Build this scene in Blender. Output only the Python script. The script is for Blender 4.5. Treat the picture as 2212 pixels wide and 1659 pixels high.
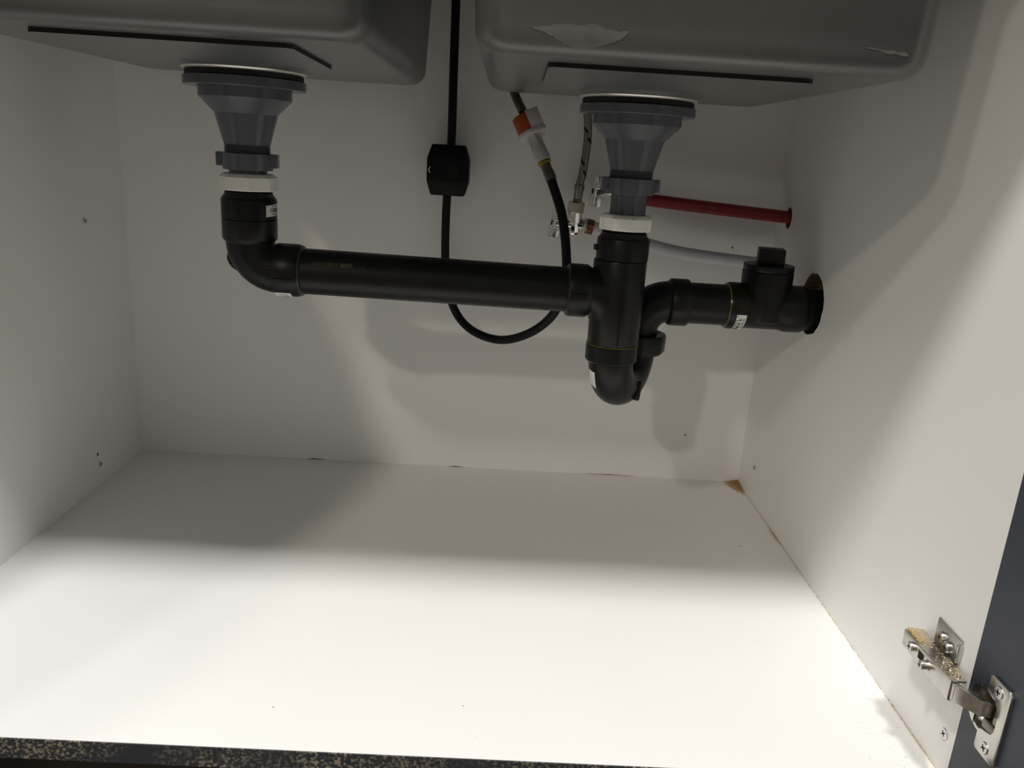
import bpy, bmesh, math, random
from mathutils import Vector, Matrix, Quaternion
random.seed(7)
PI = math.pi
for o in list(bpy.data.objects):
    bpy.data.objects.remove(o, do_unlink=True)
scene = bpy.context.scene
COL = scene.collection

# ------------------------------------------------------------------ camera
W, D = 0.876, 0.5864            # inside width and depth of the sink cabinet (metres)
cam_d = bpy.data.cameras.new('camera'); cam = bpy.data.objects.new('camera', cam_d); COL.objects.link(cam)
cr = Vector((0.99820456, -0.00488278, 0.05969778))
cu = Vector((-0.0559367, 0.28040519, 0.9582505))
cf = Vector((0.02141849, 0.95986931, -0.27962862))
cam.matrix_world = Matrix(((cr.x, cu.x, -cf.x, 0.508192), (cr.y, cu.y, -cf.y, -0.512507),
                           (cr.z, cu.z, -cf.z, 0.451491), (0, 0, 0, 1)))
cam_d.sensor_width = 36.0; cam_d.sensor_fit = 'HORIZONTAL'
cam_d.lens = 36.0 * 1731.351 / 2212.0
cam_d.clip_start = 0.01
scene.camera = cam

# ------------------------------------------------------------------ world, lamps, exposure
world = bpy.data.worlds.new('world'); scene.world = world; world.use_nodes = True
bg = world.node_tree.nodes['Background']
bg.inputs['Color'].default_value = (1.0, 0.96, 0.89, 1); bg.inputs['Strength'].default_value = 0.19

def area(name, loc, target, size, power, color, shape='DISK'):
    d = bpy.data.lights.new(name, 'AREA'); d.shape = shape; d.size = size; d.energy = power; d.color = color
    o = bpy.data.objects.new(name, d); COL.objects.link(o); o.location = loc
    o.rotation_euler = (Vector(target) - Vector(loc)).to_track_quat('-Z', 'Y').to_euler()
    return o
# kitchen ceiling lamps, about 2.2 m above the room floor
area('ceiling_lamp_near', (-0.10, -0.62, 2.02), (0.10, -0.50, 0), 0.20, 21, (1.0, 0.985, 0.965))
area('ceiling_lamp_right', (0.74, -0.64, 2.02), (0.70, -0.50, 0), 0.20, 22.5, (1.0, 0.985, 0.965))
area('ceiling_lamp_mid', (-0.90, -1.62, 2.02), (-0.65, -1.35, 0), 0.16, 12, (1.0, 0.91, 0.76))
area('ceiling_lamp_far', (-1.10, -2.60, 2.02), (-0.8, -2.1, 0), 0.16, 20, (1.0, 0.91, 0.76))
scene.view_settings.view_transform = 'Standard'
scene.view_settings.look = 'None'
scene.view_settings.gamma = 1.0
scene.view_settings.use_curve_mapping = False
scene.view_settings.exposure = 0.0

# ------------------------------------------------------------------ materials
def mat(name, color, rough=0.5, metal=0.0, var=0.0, vscale=30.0, bump=0.0, bscale=200.0, spec=0.5, sss=0.0,
        alpha=None, color2=None, thr=(0.45, 0.6), coords='Object', rough_var=0.0):
    m = bpy.data.materials.new(name); m.use_nodes = True
    nt = m.node_tree; N = nt.nodes; L = nt.links; b = N['Principled BSDF']
    b.inputs['Base Color'].default_value = (*color, 1); b.inputs['Roughness'].default_value = rough
    b.inputs['Metallic'].default_value = metal; b.inputs['Specular IOR Level'].default_value = spec
    tc = N.new('ShaderNodeTexCoord')
    if var > 0 or color2:
        nz = N.new('ShaderNodeTexNoise'); nz.inputs['Scale'].default_value = vscale; nz.inputs['Detail'].default_value = 5
        L.new(tc.outputs[coords], nz.inputs['Vector'])
        rp = N.new('ShaderNodeValToRGB'); L.new(nz.outputs['Fac'], rp.inputs['Fac'])
        if color2:
            rp.color_ramp.elements[0].position = thr[0]; rp.color_ramp.elements[1].position = thr[1]
            rp.color_ramp.elements[0].color = (*color, 1); rp.color_ramp.elements[1].color = (*color2, 1)
        else:
            rp.color_ramp.elements[0].position = 0.3; rp.color_ramp.elements[1].position = 0.7
            rp.color_ramp.elements[0].color = (*[c * (1 - var) for c in color], 1)
            rp.color_ramp.elements[1].color = (*[min(1, c * (1 + var)) for c in color], 1)
        L.new(rp.outputs['Color'], b.inputs['Base Color'])
    if rough_var > 0:
        nr = N.new('ShaderNodeTexNoise'); nr.inputs['Scale'].default_value = vscale * 2; L.new(tc.outputs[coords], nr.inputs['Vector'])
        mr = N.new('ShaderNodeMapRange'); mr.inputs['To Min'].default_value = rough - rough_var; mr.inputs['To Max'].default_value = rough + rough_var
        L.new(nr.outputs['Fac'], mr.inputs['Value']); L.new(mr.outputs['Result'], b.inputs['Roughness'])
    if bump > 0:
        n2 = N.new('ShaderNodeTexNoise'); n2.inputs['Scale'].default_value = bscale; n2.inputs['Detail'].default_value = 3
        L.new(tc.outputs[coords], n2.inputs['Vector'])
        bp = N.new('ShaderNodeBump'); bp.inputs['Strength'].default_value = bump; bp.inputs['Distance'].default_value = 0.001
        L.new(n2.outputs['Fac'], bp.inputs['Height']); L.new(bp.outputs['Normal'], b.inputs['Normal'])
    if sss > 0:
        b.inputs['Subsurface Weight'].default_value = sss; b.inputs['Subsurface Radius'].default_value = (0.004, 0.004, 0.004)
    return m

M = {}
M['melamine'] = mat('white_melamine', (0.925, 0.915, 0.895), 0.42, var=0.012, vscale=6, bump=0.05, bscale=900)
M['sink'] = mat('grey_sink_coating', (0.115, 0.120, 0.113), 0.30, var=0.06, vscale=14, bump=0.006, bscale=120, rough_var=0.05, spec=0.8)
M['steel_rim'] = mat('bare_steel', (0.80, 0.77, 0.70), 0.30, 0.6)
M['rubber'] = mat('black_rubber', (0.008, 0.008, 0.008), 0.65)
M['pad_edge'] = mat('dark_pad_edge', (0.02, 0.019, 0.017), 0.8)
M['pvc_grey'] = mat('grey_plastic', (0.100, 0.110, 0.124), 0.24, var=0.05, vscale=40)
M['nut_white'] = mat('translucent_white_plastic', (0.93, 0.93, 0.88), 0.34, var=0.02, vscale=60)
M['abs'] = mat('black_abs_plastic', (0.0065, 0.007, 0.0068), 0.36, var=0.25, vscale=60, rough_var=0.07, spec=0.28)
M['glue'] = mat('olive_solvent_cement', (0.085, 0.090, 0.022), 0.25, var=0.3, vscale=150)
M['glue_dark'] = mat('dull_solvent_cement', (0.030, 0.031, 0.022), 0.3, var=0.4, vscale=150)
M['paper'] = mat('white_sticker_paper', (0.80, 0.80, 0.78), 0.5)
M['ink'] = mat('black_ink', (0.05, 0.045, 0.045), 0.6)
M['print'] = mat('faded_yellow_print', (0.052, 0.048, 0.008), 0.6, var=0.5, vscale=300)
M['print2'] = mat('faded_grey_print', (0.035, 0.033, 0.03), 0.6)
M['hose'] = mat('black_hose', (0.004, 0.004, 0.004), 0.5, spec=0.25)
M['weight'] = mat('black_matt_plastic', (0.0035, 0.0035, 0.0035), 0.55, spec=0.2, bump=0.1, bscale=1500)
M['white_plastic'] = mat('white_plastic', (0.72, 0.70, 0.70), 0.35)
M['orange'] = mat('orange_plastic', (0.44, 0.085, 0.015), 0.4)
M['brass'] = mat('yellow_brass', (0.42, 0.36, 0.06), 0.3, 0.7)
M['ferrule'] = mat('dull_steel', (0.22, 0.21, 0.19), 0.35, 0.9)
M['chrome'] = mat('chrome', (0.88, 0.87, 0.85), 0.10, 1.0)
M['satin'] = mat('satin_chrome', (0.90, 0.89, 0.87), 0.26, 1.0)
M['nickel'] = mat('nickel', (0.62, 0.57, 0.48), 0.25, 1.0, var=0.08, vscale=120)
M['hinge'] = mat('hinge_nickel', (0.58, 0.56, 0.52), 0.30, 1.0, var=0.10, vscale=90, rough_var=0.08)
M['hinge_dark'] = mat('dark_hinge_steel', (0.20, 0.18, 0.14), 0.35, 1.0)
M['slot'] = mat('dark_recess', (0.006, 0.006, 0.006), 0.9)
M['pex_red'] = mat('red_pipe', (0.24, 0.012, 0.016), 0.42)
M['pex_white'] = mat('white_pipe', (0.68, 0.71, 0.74), 0.40)
M['copper'] = mat('copper', (0.55, 0.26, 0.15), 0.32, 0.85)
M['copper_print'] = mat('dark_print_on_copper', (0.04, 0.022, 0.012), 0.6)
M['chipboard'] = mat('raw_chipboard', (0.34, 0.235, 0.12), 0.9, var=0.35, vscale=260, bump=0.6, bscale=500)
M['sawdust'] = mat('sawdust', (0.52, 0.33, 0.15), 0.95, var=0.35, vscale=500)
M['sawdust_pale'] = mat('pale_sawdust', (0.60, 0.46, 0.25), 0.95, var=0.3, vscale=500)
M['crumb'] = mat('dark_crumbs', (0.20, 0.15, 0.095), 0.9)
M['door'] = mat('blue_grey_paint', (0.036, 0.044, 0.063), 0.48, var=0.06, vscale=40, bump=0.05, bscale=700)
M['toe'] = mat('dark_brown_board', (0.025, 0.020, 0.016), 0.7)
M['room_floor'] = mat('brown_wood_floor', (0.12, 0.09, 0.065), 0.5, var=0.2, vscale=5)
M['counter'] = mat('grey_stone', (0.45, 0.44, 0.42), 0.3, var=0.1, vscale=50)
M['smear'] = mat('pale_scuff', (0.20, 0.20, 0.188), 0.5, var=0.15, vscale=60)
def worn_edge():
    m = M['edge_worn']; nt = m.node_tree; N = nt.nodes; L = nt.links; b = N['Principled BSDF']; tc = N.new('ShaderNodeTexCoord')
    fs = []
    for sc, lo, hi in ((430, 0.49, 0.62), (9, 0.40, 0.58)):
        nz = N.new('ShaderNodeTexNoise'); nz.inputs['Scale'].default_value = sc; nz.inputs['Detail'].default_value = 4; L.new(tc.outputs['Object'], nz.inputs['Vector'])
        mr = N.new('ShaderNodeMapRange'); mr.inputs['From Min'].default_value = lo; mr.inputs['From Max'].default_value = hi; L.new(nz.outputs['Fac'], mr.inputs['Value']); fs.append(mr)
    mu = N.new('ShaderNodeMath'); mu.operation = 'MULTIPLY'; L.new(fs[0].outputs[0], mu.inputs[0]); L.new(fs[1].outputs[0], mu.inputs[1])
    mx = N.new('ShaderNodeMix'); mx.data_type = 'RGBA'; L.new(mu.outputs[0], mx.inputs['Factor'])
    mx.inputs[6].default_value = (0.024, 0.027, 0.034, 1); mx.inputs[7].default_value = (0.27, 0.23, 0.165, 1); L.new(mx.outputs[2], b.inputs['Base Color'])
M['edge_worn'] = mat('worn_blue_edge', (0.028, 0.031, 0.037), 0.6); worn_edge()
M['screw'] = mat('zinc_screw', (0.66, 0.66, 0.66), 0.22, 1.0)

def braid_material():
    m = bpy.data.materials.new('braided_steel'); m.use_nodes = True
    nt = m.node_tree; N = nt.nodes; L = nt.links; b = N['Principled BSDF']
    b.inputs['Metallic'].default_value = 0.85; b.inputs['Roughness'].default_value = 0.35
    uv = N.new('ShaderNodeUVMap'); mp = N.new('ShaderNodeMapping'); mp.inputs['Rotation'].default_value = (0, 0, PI / 4)
    mp.inputs['Scale'].default_value = (900, 900, 1)
    L.new(uv.outputs['UV'], mp.inputs['Vector'])
    ck = N.new('ShaderNodeTexChecker'); ck.inputs['Scale'].default_value = 1.0
    ck.inputs['Color1'].default_value = (0.44, 0.41, 0.35, 1); ck.inputs['Color2'].default_value = (0.05, 0.048, 0.042, 1)
    L.new(mp.outputs['Vector'], ck.inputs['Vector'])
    # sparse dark tracer threads
    w = N.new('ShaderNodeTexWave'); w.inputs['Scale'].default_value = 16; L.new(uv.outputs['UV'], w.inputs['Vector']); w.bands_direction = 'DIAGONAL'
    gt = N.new('ShaderNodeMath'); gt.operation = 'GREATER_THAN'; gt.inputs[1].default_value = 0.97; L.new(w.outputs['Fac'], gt.inputs[0])
    mx = N.new('ShaderNodeMix'); mx.data_type = 'RGBA'; L.new(gt.outputs[0], mx.inputs['Factor'])
    L.new(ck.outputs['Color'], mx.inputs[6]); mx.inputs[7].default_value = (0.015, 0.015, 0.03, 1)
    L.new(mx.outputs[2], b.inputs['Base Color'])
    bp = N.new('ShaderNodeBump'); bp.inputs['Strength'].default_value = 0.6; bp.inputs['Distance'].default_value = 0.0006
    L.new(ck.outputs['Fac'], bp.inputs['Height']); L.new(bp.outputs['Normal'], b.inputs['Normal'])
    return m
M['braid'] = braid_material()

# ------------------------------------------------------------------ mesh helpers
def frame(axis, ref=None):
    a = Vector(axis).normalized()
    r = Vector(ref) if ref is not None else (Vector((0, -1, 0)) if abs(a.y) < 0.9 else Vector((1, 0, 0)))
    u = (r - a * r.dot(a)).normalized()
    return u, a.cross(u), a

def lathe(bm, o, axis, prof, n=48, ref=None, rfun=None, mi=0):
    """surface of revolution: prof = [(radius, distance along axis)]; ends are capped"""
    o = Vector(o); u, v, a = frame(axis, ref); rings = []
    for (r, t) in prof:
        ring = []
        for k in range(n):
            th = 2 * PI * k / n
            rr = r * (rfun(th, t) if rfun else 1)
            ring.append(bm.verts.new(o + a * t + (u * math.cos(th) + v * math.sin(th)) * rr))
        rings.append(ring)
    for i in range(len(rings) - 1):
        for k in range(n):
            k2 = (k + 1) % n
            f = bm.faces.new((rings[i][k], rings[i][k2], rings[i + 1][k2], rings[i + 1][k])); f.material_index = mi
    f = bm.faces.new(list(reversed(rings[0]))); f.material_index = mi
    f = bm.faces.new(rings[-1]); f.material_index = mi

def spline(pts, m=10):
    P = [Vector(p) for p in pts]; P = [2 * P[0] - P[1]] + P + [2 * P[-1] - P[-2]]; out = []
    for i in range(1, len(P) - 2):
        for k in range(m):
            t = k / m; p0, p1, p2, p3 = P[i - 1], P[i], P[i + 1], P[i + 2]
            out.append(0.5 * ((2 * p1) + (p2 - p0) * t + (2 * p0 - 5 * p1 + 4 * p2 - p3) * t * t + (3 * p1 - p0 - 3 * p2 + p3) * t ** 3))
    out.append(P[-2].copy()); return out

def tube(bm, path, r, n=20, uv=False):
    """swept tube with caps; r is a number or a list per point"""
    P = [Vector(p) for p in path]; rings = []
    R = r if isinstance(r, (list, tuple)) else [r] * len(P)
    T = []
    for i in range(len(P)):
        T.append((P[min(i + 1, len(P) - 1)] - P[max(i - 1, 0)]).normalized())
    u, _, _ = frame(T[0]); ln = [0.0]
    for i, p in enumerate(P):
        if i: 
            q = T[i - 1].rotation_difference(T[i]); u = q @ u; ln.append(ln[-1] + (p - P[i - 1]).length)
        u = (u - T[i] * u.dot(T[i])).normalized(); v = T[i].cross(u)
        rings.append([bm.verts.new(p + (u * math.cos(2 * PI * k / n) + v * math.sin(2 * PI * k / n)) * R[i]) for k in range(n)])
    lay = bm.loops.layers.uv.verify() if uv else None
    for i in range(len(P) - 1):
        for k in range(n):
            k2 = (k + 1) % n
            f = bm.faces.new((rings[i][k], rings[i][k2], rings[i + 1][k2], rings[i + 1][k]))
            if uv:
                c = 2 * PI * R[i]
                for lp, (a, b) in zip(f.loops, ((k, i), (k + 1, i), (k + 1, i + 1), (k, i + 1))):
                    lp[lay].uv = (c * a / n, ln[b])
    bm.faces.new(list(reversed(rings[0]))); bm.faces.new(rings[-1])

def arc(c, d0, d1, r, a0=0.0, a1=PI / 2, n=14):
    c, d0, d1 = Vector(c), Vector(d0).normalized(), Vector(d1).normalized()
    return [c + (d0 * math.cos(a0 + (a1 - a0) * i / n) + d1 * math.sin(a0 + (a1 - a0) * i / n)) * r for i in range(n + 1)]

def box(bm, lo, hi, bev=0.0, mx=None, seg=2):
    lo, hi = Vector(lo), Vector(hi)
    g = bmesh.ops.create_cube(bm, size=1.0); vs = g['verts']
    for v in vs:
        v.co = Vector(((lo.x + hi.x) / 2 + v.co.x * (hi.x - lo.x), (lo.y + hi.y) / 2 + v.co.y * (hi.y - lo.y), (lo.z + hi.z) / 2 + v.co.z * (hi.z - lo.z)))
    if bev > 0:
        es = list({e for v in vs for e in v.link_edges})
        r = bmesh.ops.bevel(bm, geom=es, offset=bev, segments=seg, affect='EDGES', profile=0.5)
        vs = list({v for f in r['faces'] for v in f.verts} | {v for v in vs if v.is_valid})
    if mx is not None:
        for v in vs: v.co = mx @ v.co
    return vs

def prism(bm, loop, vec, bev=0.0):
    """extrude a planar loop of points along vec"""
    vec = Vector(vec); A = [bm.verts.new(Vector(p)) for p in loop]; B = [bm.verts.new(Vector(p) + vec) for p in loop]
    n = len(A); bm.faces.new(list(reversed(A))); bm.faces.new(B)
    fs = [bm.faces.new((A[i], A[(i + 1) % n], B[(i + 1) % n], B[i])) for i in range(n)]
    bmesh.ops.recalc_face_normals(bm, faces=bm.faces[:])
    if bev > 0:
        es = list({e for v in A + B for e in v.link_edges})
        bmesh.ops.bevel(bm, geom=es, offset=bev, segments=2, affect='EDGES', profile=0.5)

def obj(name, bm, m, parent=None, sharp=35, smooth=True):
    me = bpy.data.meshes.new(name)
    bmesh.ops.recalc_face_normals(bm, faces=bm.faces[:])
    off = Vector((0, 0, 0)); p = parent
    while p is not None:
        off += p.location; p = p.parent
    if off.length > 0: bmesh.ops.translate(bm, verts=bm.verts[:], vec=-off)
    bm.to_mesh(me); bm.free()
    if smooth:
        me.polygons.foreach_set('use_smooth', [True] * len(me.polygons)); me.set_sharp_from_angle(angle=math.radians(sharp))
    for k in (m if isinstance(m, (list, tuple)) else [m]): me.materials.append(M[k] if isinstance(k, str) else k)
    o = bpy.data.objects.new(name, me); COL.objects.link(o)
    if parent is not None: o.parent = parent
    return o

def part(name, m, parent, fn, sharp=35, smooth=True):
    bm = bmesh.new(); fn(bm); return obj(name, bm, m, parent, sharp, smooth)

def tag(o, label=None, cat=None, group=None, kind=None):
    if label: o['label'] = label
    if cat: o['category'] = cat
    if group: o['group'] = group
    if kind: o['kind'] = kind
    return o

def thing(name, label, cat, loc, group=None):
    o = bpy.data.objects.new(name, None); COL.objects.link(o); o.location = loc; o.empty_display_size = 0.02
    return tag(o, label, cat, group)

def copy_tree(o, parent=None):
    c = o.copy(); COL.objects.link(c)
    if parent is not None: c.parent = parent
    for ch in list(o.children): copy_tree(ch, c)
    return c

def holed_panel(bm, P0, U, V, Nn, size, holes, th, through=True, jag=0.0, seed=1):
    """board with round holes: corner P0, in-plane axes U,V, thickness along Nn"""
    P0, U, V, Nn = Vector(P0), Vector(U), Vector(V), Vector(Nn); rnd = random.Random(seed)
    outer = [(0, 0), (size[0], 0), (size[0], size[1]), (0, size[1])]
    loops = [outer]
    for (cx, cy, ru, rv) in holes:
        n = 40
        loops.append([(cx + (1 + rnd.uniform(-jag, jag)) * ru * math.cos(2 * PI * k / n), cy + (1 + rnd.uniform(-jag, jag)) * rv * math.sin(2 * PI * k / n)) for k in range(n)])
    faces_v = []
    for side in (0, 1):
        if side == 1 and not through:
            vs = [bm.verts.new(P0 + U * a + V * b + Nn * th) for a, b in outer]; bm.faces.new(vs); faces_v.append([vs]); continue
        lv = []; es = []
        for lp in loops:
            vs = [bm.verts.new(P0 + U * a + V * b + Nn * th * side) for a, b in lp]; lv.append(vs)
            es += [bm.edges.new((vs[i], vs[(i + 1) % len(vs)])) for i in range(len(vs))]
        r = bmesh.ops.triangle_fill(bm, use_beauty=True, edges=es, normal=Nn)
        for f in r['geom']:
            if isinstance(f, bmesh.types.BMFace): f.material_index = 0
        faces_v.append(lv)
    for j, lp in enumerate(loops):
        if j > 0 and not through: break
        A = faces_v[0][j]; B = faces_v[1][j]; n = len(A)
        for i in range(n):
            f = bm.faces.new((A[i], A[(i + 1) % n], B[(i + 1) % n], B[i])); f.material_index = 1 if j else 0

# ------------------------------------------------------------------ the setting: cabinet carcass, counter, room floor
H = 0.72
def structure(name, m, fn, label, parent=None, **k):
    o = part(name, m, parent, fn, smooth=False, **k); return tag(o, label, None, None, 'structure')
structure('floor', 'melamine', lambda bm: box(bm, (0, 0, -0.018), (W, D, 0)), 'white melamine cabinet bottom panel, brightly lit at the front')
structure('wall_left', 'melamine', lambda bm: box(bm, (-0.018, 0, -0.018), (0, D + 0.012, H)), 'white melamine left side panel of the sink cabinet')
structure('wall_back', 'melamine', lambda bm: box(bm, (0, D, -0.018), (W, D + 0.012, H)), 'white melamine back panel of the sink cabinet')
HOT = (0.5415, 0.3885); COLD = (0.538, 0.3268); DR = (0.4205, 0.2985)
structure('wall_right', ['melamine', 'chipboard'],
          lambda bm: holed_panel(bm, (W, 0, -0.018), (0, 1, 0), (0, 0, 1), (1, 0, 0), (D + 0.012, H + 0.018),
                                 [(DR[0], DR[1] + 0.018, 0.0355, 0.0365), (HOT[0], HOT[1] + 0.018, 0.0105, 0.0135), (COLD[0], COLD[1] + 0.018, 0.0105, 0.0125)],
                                 0.018, jag=0.03), 'white melamine right side panel with cut pipe holes')
structure('trim_1', 'edge_worn', lambda bm: box(bm, (-0.018, -0.0012, -0.018), (W + 0.018, -0.0001, -0.0004)), 'dark blue worn front edge of the cabinet bottom')
structure('wall_beyond', 'chipboard', lambda bm: box(bm, (W + 0.05, 0.2, 0.1), (W + 0.06, D + 0.012, H)), 'raw brown board behind the pipe holes')
structure('trim_2', 'toe', lambda bm: box(bm, (-0.018, 0.05, -0.118), (W + 0.018, 0.066, -0.0185)), 'dark brown toe kick below the cabinet')
structure('floor_room', 'room_floor', lambda bm: box(bm, (-2.6, -4.0, -0.14), (3.4, 0.8, -0.12)), 'brown wooden floor of the room')
def countertop(bm):
    y0, y1 = -0.047, 0.64
    box(bm, (-0.3, y0, H + .002), (W + 0.3, 0.045, H + .032)); box(bm, (-0.3, 0.435, H + .002), (W + 0.3, y1, H + .032))
    box(bm, (-0.3, 0.0452, H + .002), (0.10, 0.4348, H + .032)); box(bm, (0.405, 0.0452, H + .002), (0.49, 0.4348, H + .032)); box(bm, (0.78, 0.0452, H + .002), (W + 0.3, 0.4348, H + .032))
structure('trim_3', 'counter', countertop, 'stone countertop above the sink cabinet')
structure('trim_4', 'door', lambda bm: box(bm, (0, 0.0, 0.700), (W, 0.018, H)), 'blue-grey front rail under the countertop')

# small dark gaps at the foot of the back panel and a loose fleck on it
wb = bpy.data.objects['wall_back']
for (x0, x1, h, k) in ((0.2366, 0.2643, 0.0012, 'slot'), (0.4444, 0.4682, 0.0011, 'slot'), (0.640, 0.722, 0.0011, 'chipboard')):
    part('gap', k, wb, lambda bm: prism(bm, [(x0, D - .0002, 0), ((x0 + x1) / 2, D - .0002, h), (x1, D - .0002, 0.0004), (x1, D - .0002, 0)], (0, 0.0006, 0)), smooth=False)
def chip(bm, c, s, rot, mi=0):
    g = box(bm, (-s[0], -s[1], -s[2]), s, mx=Matrix.Translation(c) @ rot.to_matrix().to_4x4())
for c in ((0.7892, D - 0.0006, 0.0686), (0.8209, D - 0.0006, 0.342)):
    part('fleck', 'crumb', wb, lambda bm: chip(bm, Vector(c), (0.0016, 0.0004, 0.0007), Quaternion((0, 1, 0), 0.5)))

# ------------------------------------------------------------------ double-bowl sink
ZS = 0.5133
def rrect(x0, x1, y0, y1, r, z, n=8):
    out = []
    for (cx, cy, a) in ((x1 - r, y0 + r, -PI / 2), (x1 - r, y1 - r, 0), (x0 + r, y1 - r, PI / 2), (x0 + r, y0 + r, PI)):
        for i in range(n + 1):
            t = a + PI / 2 * i / n; out.append(Vector((cx + r * math.cos(t), cy + r * math.sin(t), z)))
    return out
def bowl_shell(bm, x0, x1, y0, y1, zb, ztop, rc, rb, taper):
    loops = []
    nb = 8
    for i in range(nb + 1):
        t = PI / 2 * i / nb; ins = rb * (1 - math.sin(t)); z = zb + rb * (1 - math.cos(t))
        loops.append(rrect(x0 + ins, x1 - ins, y0 + ins, y1 - ins, max(rc - ins, 0.004), z))
    hgt = ztop - zb - rb
    for i in (0.25, 0.5, 0.75, 1.0):
        e = taper * hgt * i
        loops.append(rrect(x0 - e, x1 + e, y0 - e, y1 + e, rc, zb + rb + hgt * i))
    V = [[bm.verts.new(p) for p in lp] for lp in loops]
    n = len(V[0])
    for i in range(len(V) - 1):
        for k in range(n): bm.faces.new((V[i][k], V[i][(k + 1) % n], V[i + 1][(k + 1) % n], V[i + 1][k]))
    bm.faces.new(V[0]); return V[-1]
def bowl(bm, x0, x1, y0, y1):
    a = bowl_shell(bm, x0, x1, y0, y1, ZS, H - .001, 0.028, 0.016, 0.055)
    b = bowl_shell(bm, x0 + .0015, x1 - .0015, y0 + .0015, y1 - .0015, ZS + 0.0015, H - .001, 0.027, 0.015, 0.055)
    n = len(a)
    for k in range(n): bm.faces.new((a[k], a[(k + 1) % n], b[(k + 1) % n], b[k]))
sink = thing('double_bowl_sink', 'dark grey coated double bowl sink hanging from the countertop', 'sink', (0.45, 0.24, ZS))
DL, DRN = (0.2432, 0.340), (0.6385, 0.354)          # drain axes
for i, (x0, x1, y0, y1, dr, pad, side) in enumerate(((0.099, 0.414, 0.048, 0.449, DL, (0.171, 0.3545, 0.088, 0.247), 1),
                                               (0.4815, 0.790, 0.050, 0.449, DRN, (0.5335, 0.725, 0.099, 0.250), -1))):
    b = part('bowl', 'sink', sink, lambda bm: bowl(bm, x0, x1, y0, y1), sharp=50)
    def pad_fn(bm):
        a0, a1, b0, b1 = pad
        c = 0.004
        lp = [(a0 + c, b0), (a1 - c, b0), (a1, b0 + c), (a1 - 0.006 * side * (side > 0), b1), (a0 + 0.002 * (side < 0), b1), (a0, b0 + c)]
        z0, z1 = ZS - 0.0032, ZS + 0.0002
        A = [bm.verts.new((x, y, z0)) for x, y in lp]; B = [bm.verts.new((x, y, z1)) for x, y in lp]; n = len(A)
        f = bm.faces.new(A); f.material_index = 0
        for k in range(n):
            f = bm.faces.new((A[k], A[(k + 1) % n], B[(k + 1) % n], B[k])); f.material_index = 1
    tag(part('sound_pad', ['sink', 'pad_edge'], b, pad_fn, smooth=False), 'flat coated pad with a dark front edge')
    zt = 0.5087 if i == 0 else 0.5070
    tag(part('drain_recess', 'steel_rim', b, lambda bm: lathe(bm, (dr[0], dr[1], zt), (0, 0, 1), [(0.050, 0), (0.0575, 0.0002), (0.0592, 0.0010), (0.0600, 0.0026)], 64), sharp=60), 'bright bare steel ring around the drain')
    part('recess_flare', 'sink', b, lambda bm: lathe(bm, (dr[0], dr[1], zt), (0, 0, 1), [(0.0585, 0.0022), (0.0603, 0.0024), (0.0612, 0.0032), (0.0660, ZS - zt + 0.0002)], 64), sharp=60)
part('rim', 'sink', sink, lambda bm: [box(bm, (0.05, -0.0 + 0.02, H - .0008), (W - .05, 0.036, H + .001)), box(bm, (0.05, 0.462, H - .0008), (W - .05, 0.49, H + .001)), box(bm, (0.427, 0.0365, H - .0008), (0.468, 0.4615, H + .001))], smooth=False)
def smear(bm, pts, y):
    n = len(pts); cx = sum(p[0] for p in pts) / n; cz = sum(p[1] for p in pts) / n; m = 8
    V = [[bm.verts.new((cx + (p[0] - cx) * i / m, y(cz + (p[1] - cz) * i / m), cz + (p[1] - cz) * i / m)) for p in pts] for i in range(1, m + 1)]
    cv = bm.verts.new((cx, y(cz), cz))
    for i in range(n):
        bm.faces.new((cv, V[0][i], V[0][(i + 1) % n]))
        for k in range(m - 1): bm.faces.new((V[k][i], V[k + 1][i], V[k + 1][(i + 1) % n], V[k][(i + 1) % n]))
fy = lambda z: 0.050 - 0.00035 - 0.055 * max(0, z - ZS - 0.016) + (0.016 * (1 - math.sqrt(max(0, 1 - ((ZS + .016 - z) / .016) ** 2))) if z < ZS + .016 else 0)
bowls = [c for c in sink.children if c.name.startswith('bowl')]
def scuff_poly(pts, seed):
    rnd = random.Random(seed); out = []
    for i in range(len(pts)):
        a = Vector(pts[i]); b2 = Vector(pts[(i + 1) % len(pts)])
        for k in range(5):
            p = a.lerp(b2, k / 5); out.append((p.x + rnd.uniform(-.0006, .0006), p.y + rnd.uniform(-.0006, .0006)))
    return out
part('scuff', 'smear', bowls[1], lambda bm: smear(bm, scuff_poly([(0.5176, 0.5285), (0.527, 0.5262), (0.5365, 0.522), (0.548, 0.5178), (0.556, 0.5180), (0.570, 0.5212), (0.577, 0.5245), (0.5837, 0.5298), (0.573, 0.5290), (0.561, 0.5330), (0.550, 0.5312), (0.540, 0.5322), (0.529, 0.5298)], 3), fy))
part('scuff', 'smear', bowls[1], lambda bm: smear(bm, scuff_poly([(0.7376, 0.5298), (0.752, 0.5268), (0.7657, 0.5255), (0.766, 0.5275), (0.752, 0.5285)], 4), fy))

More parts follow.
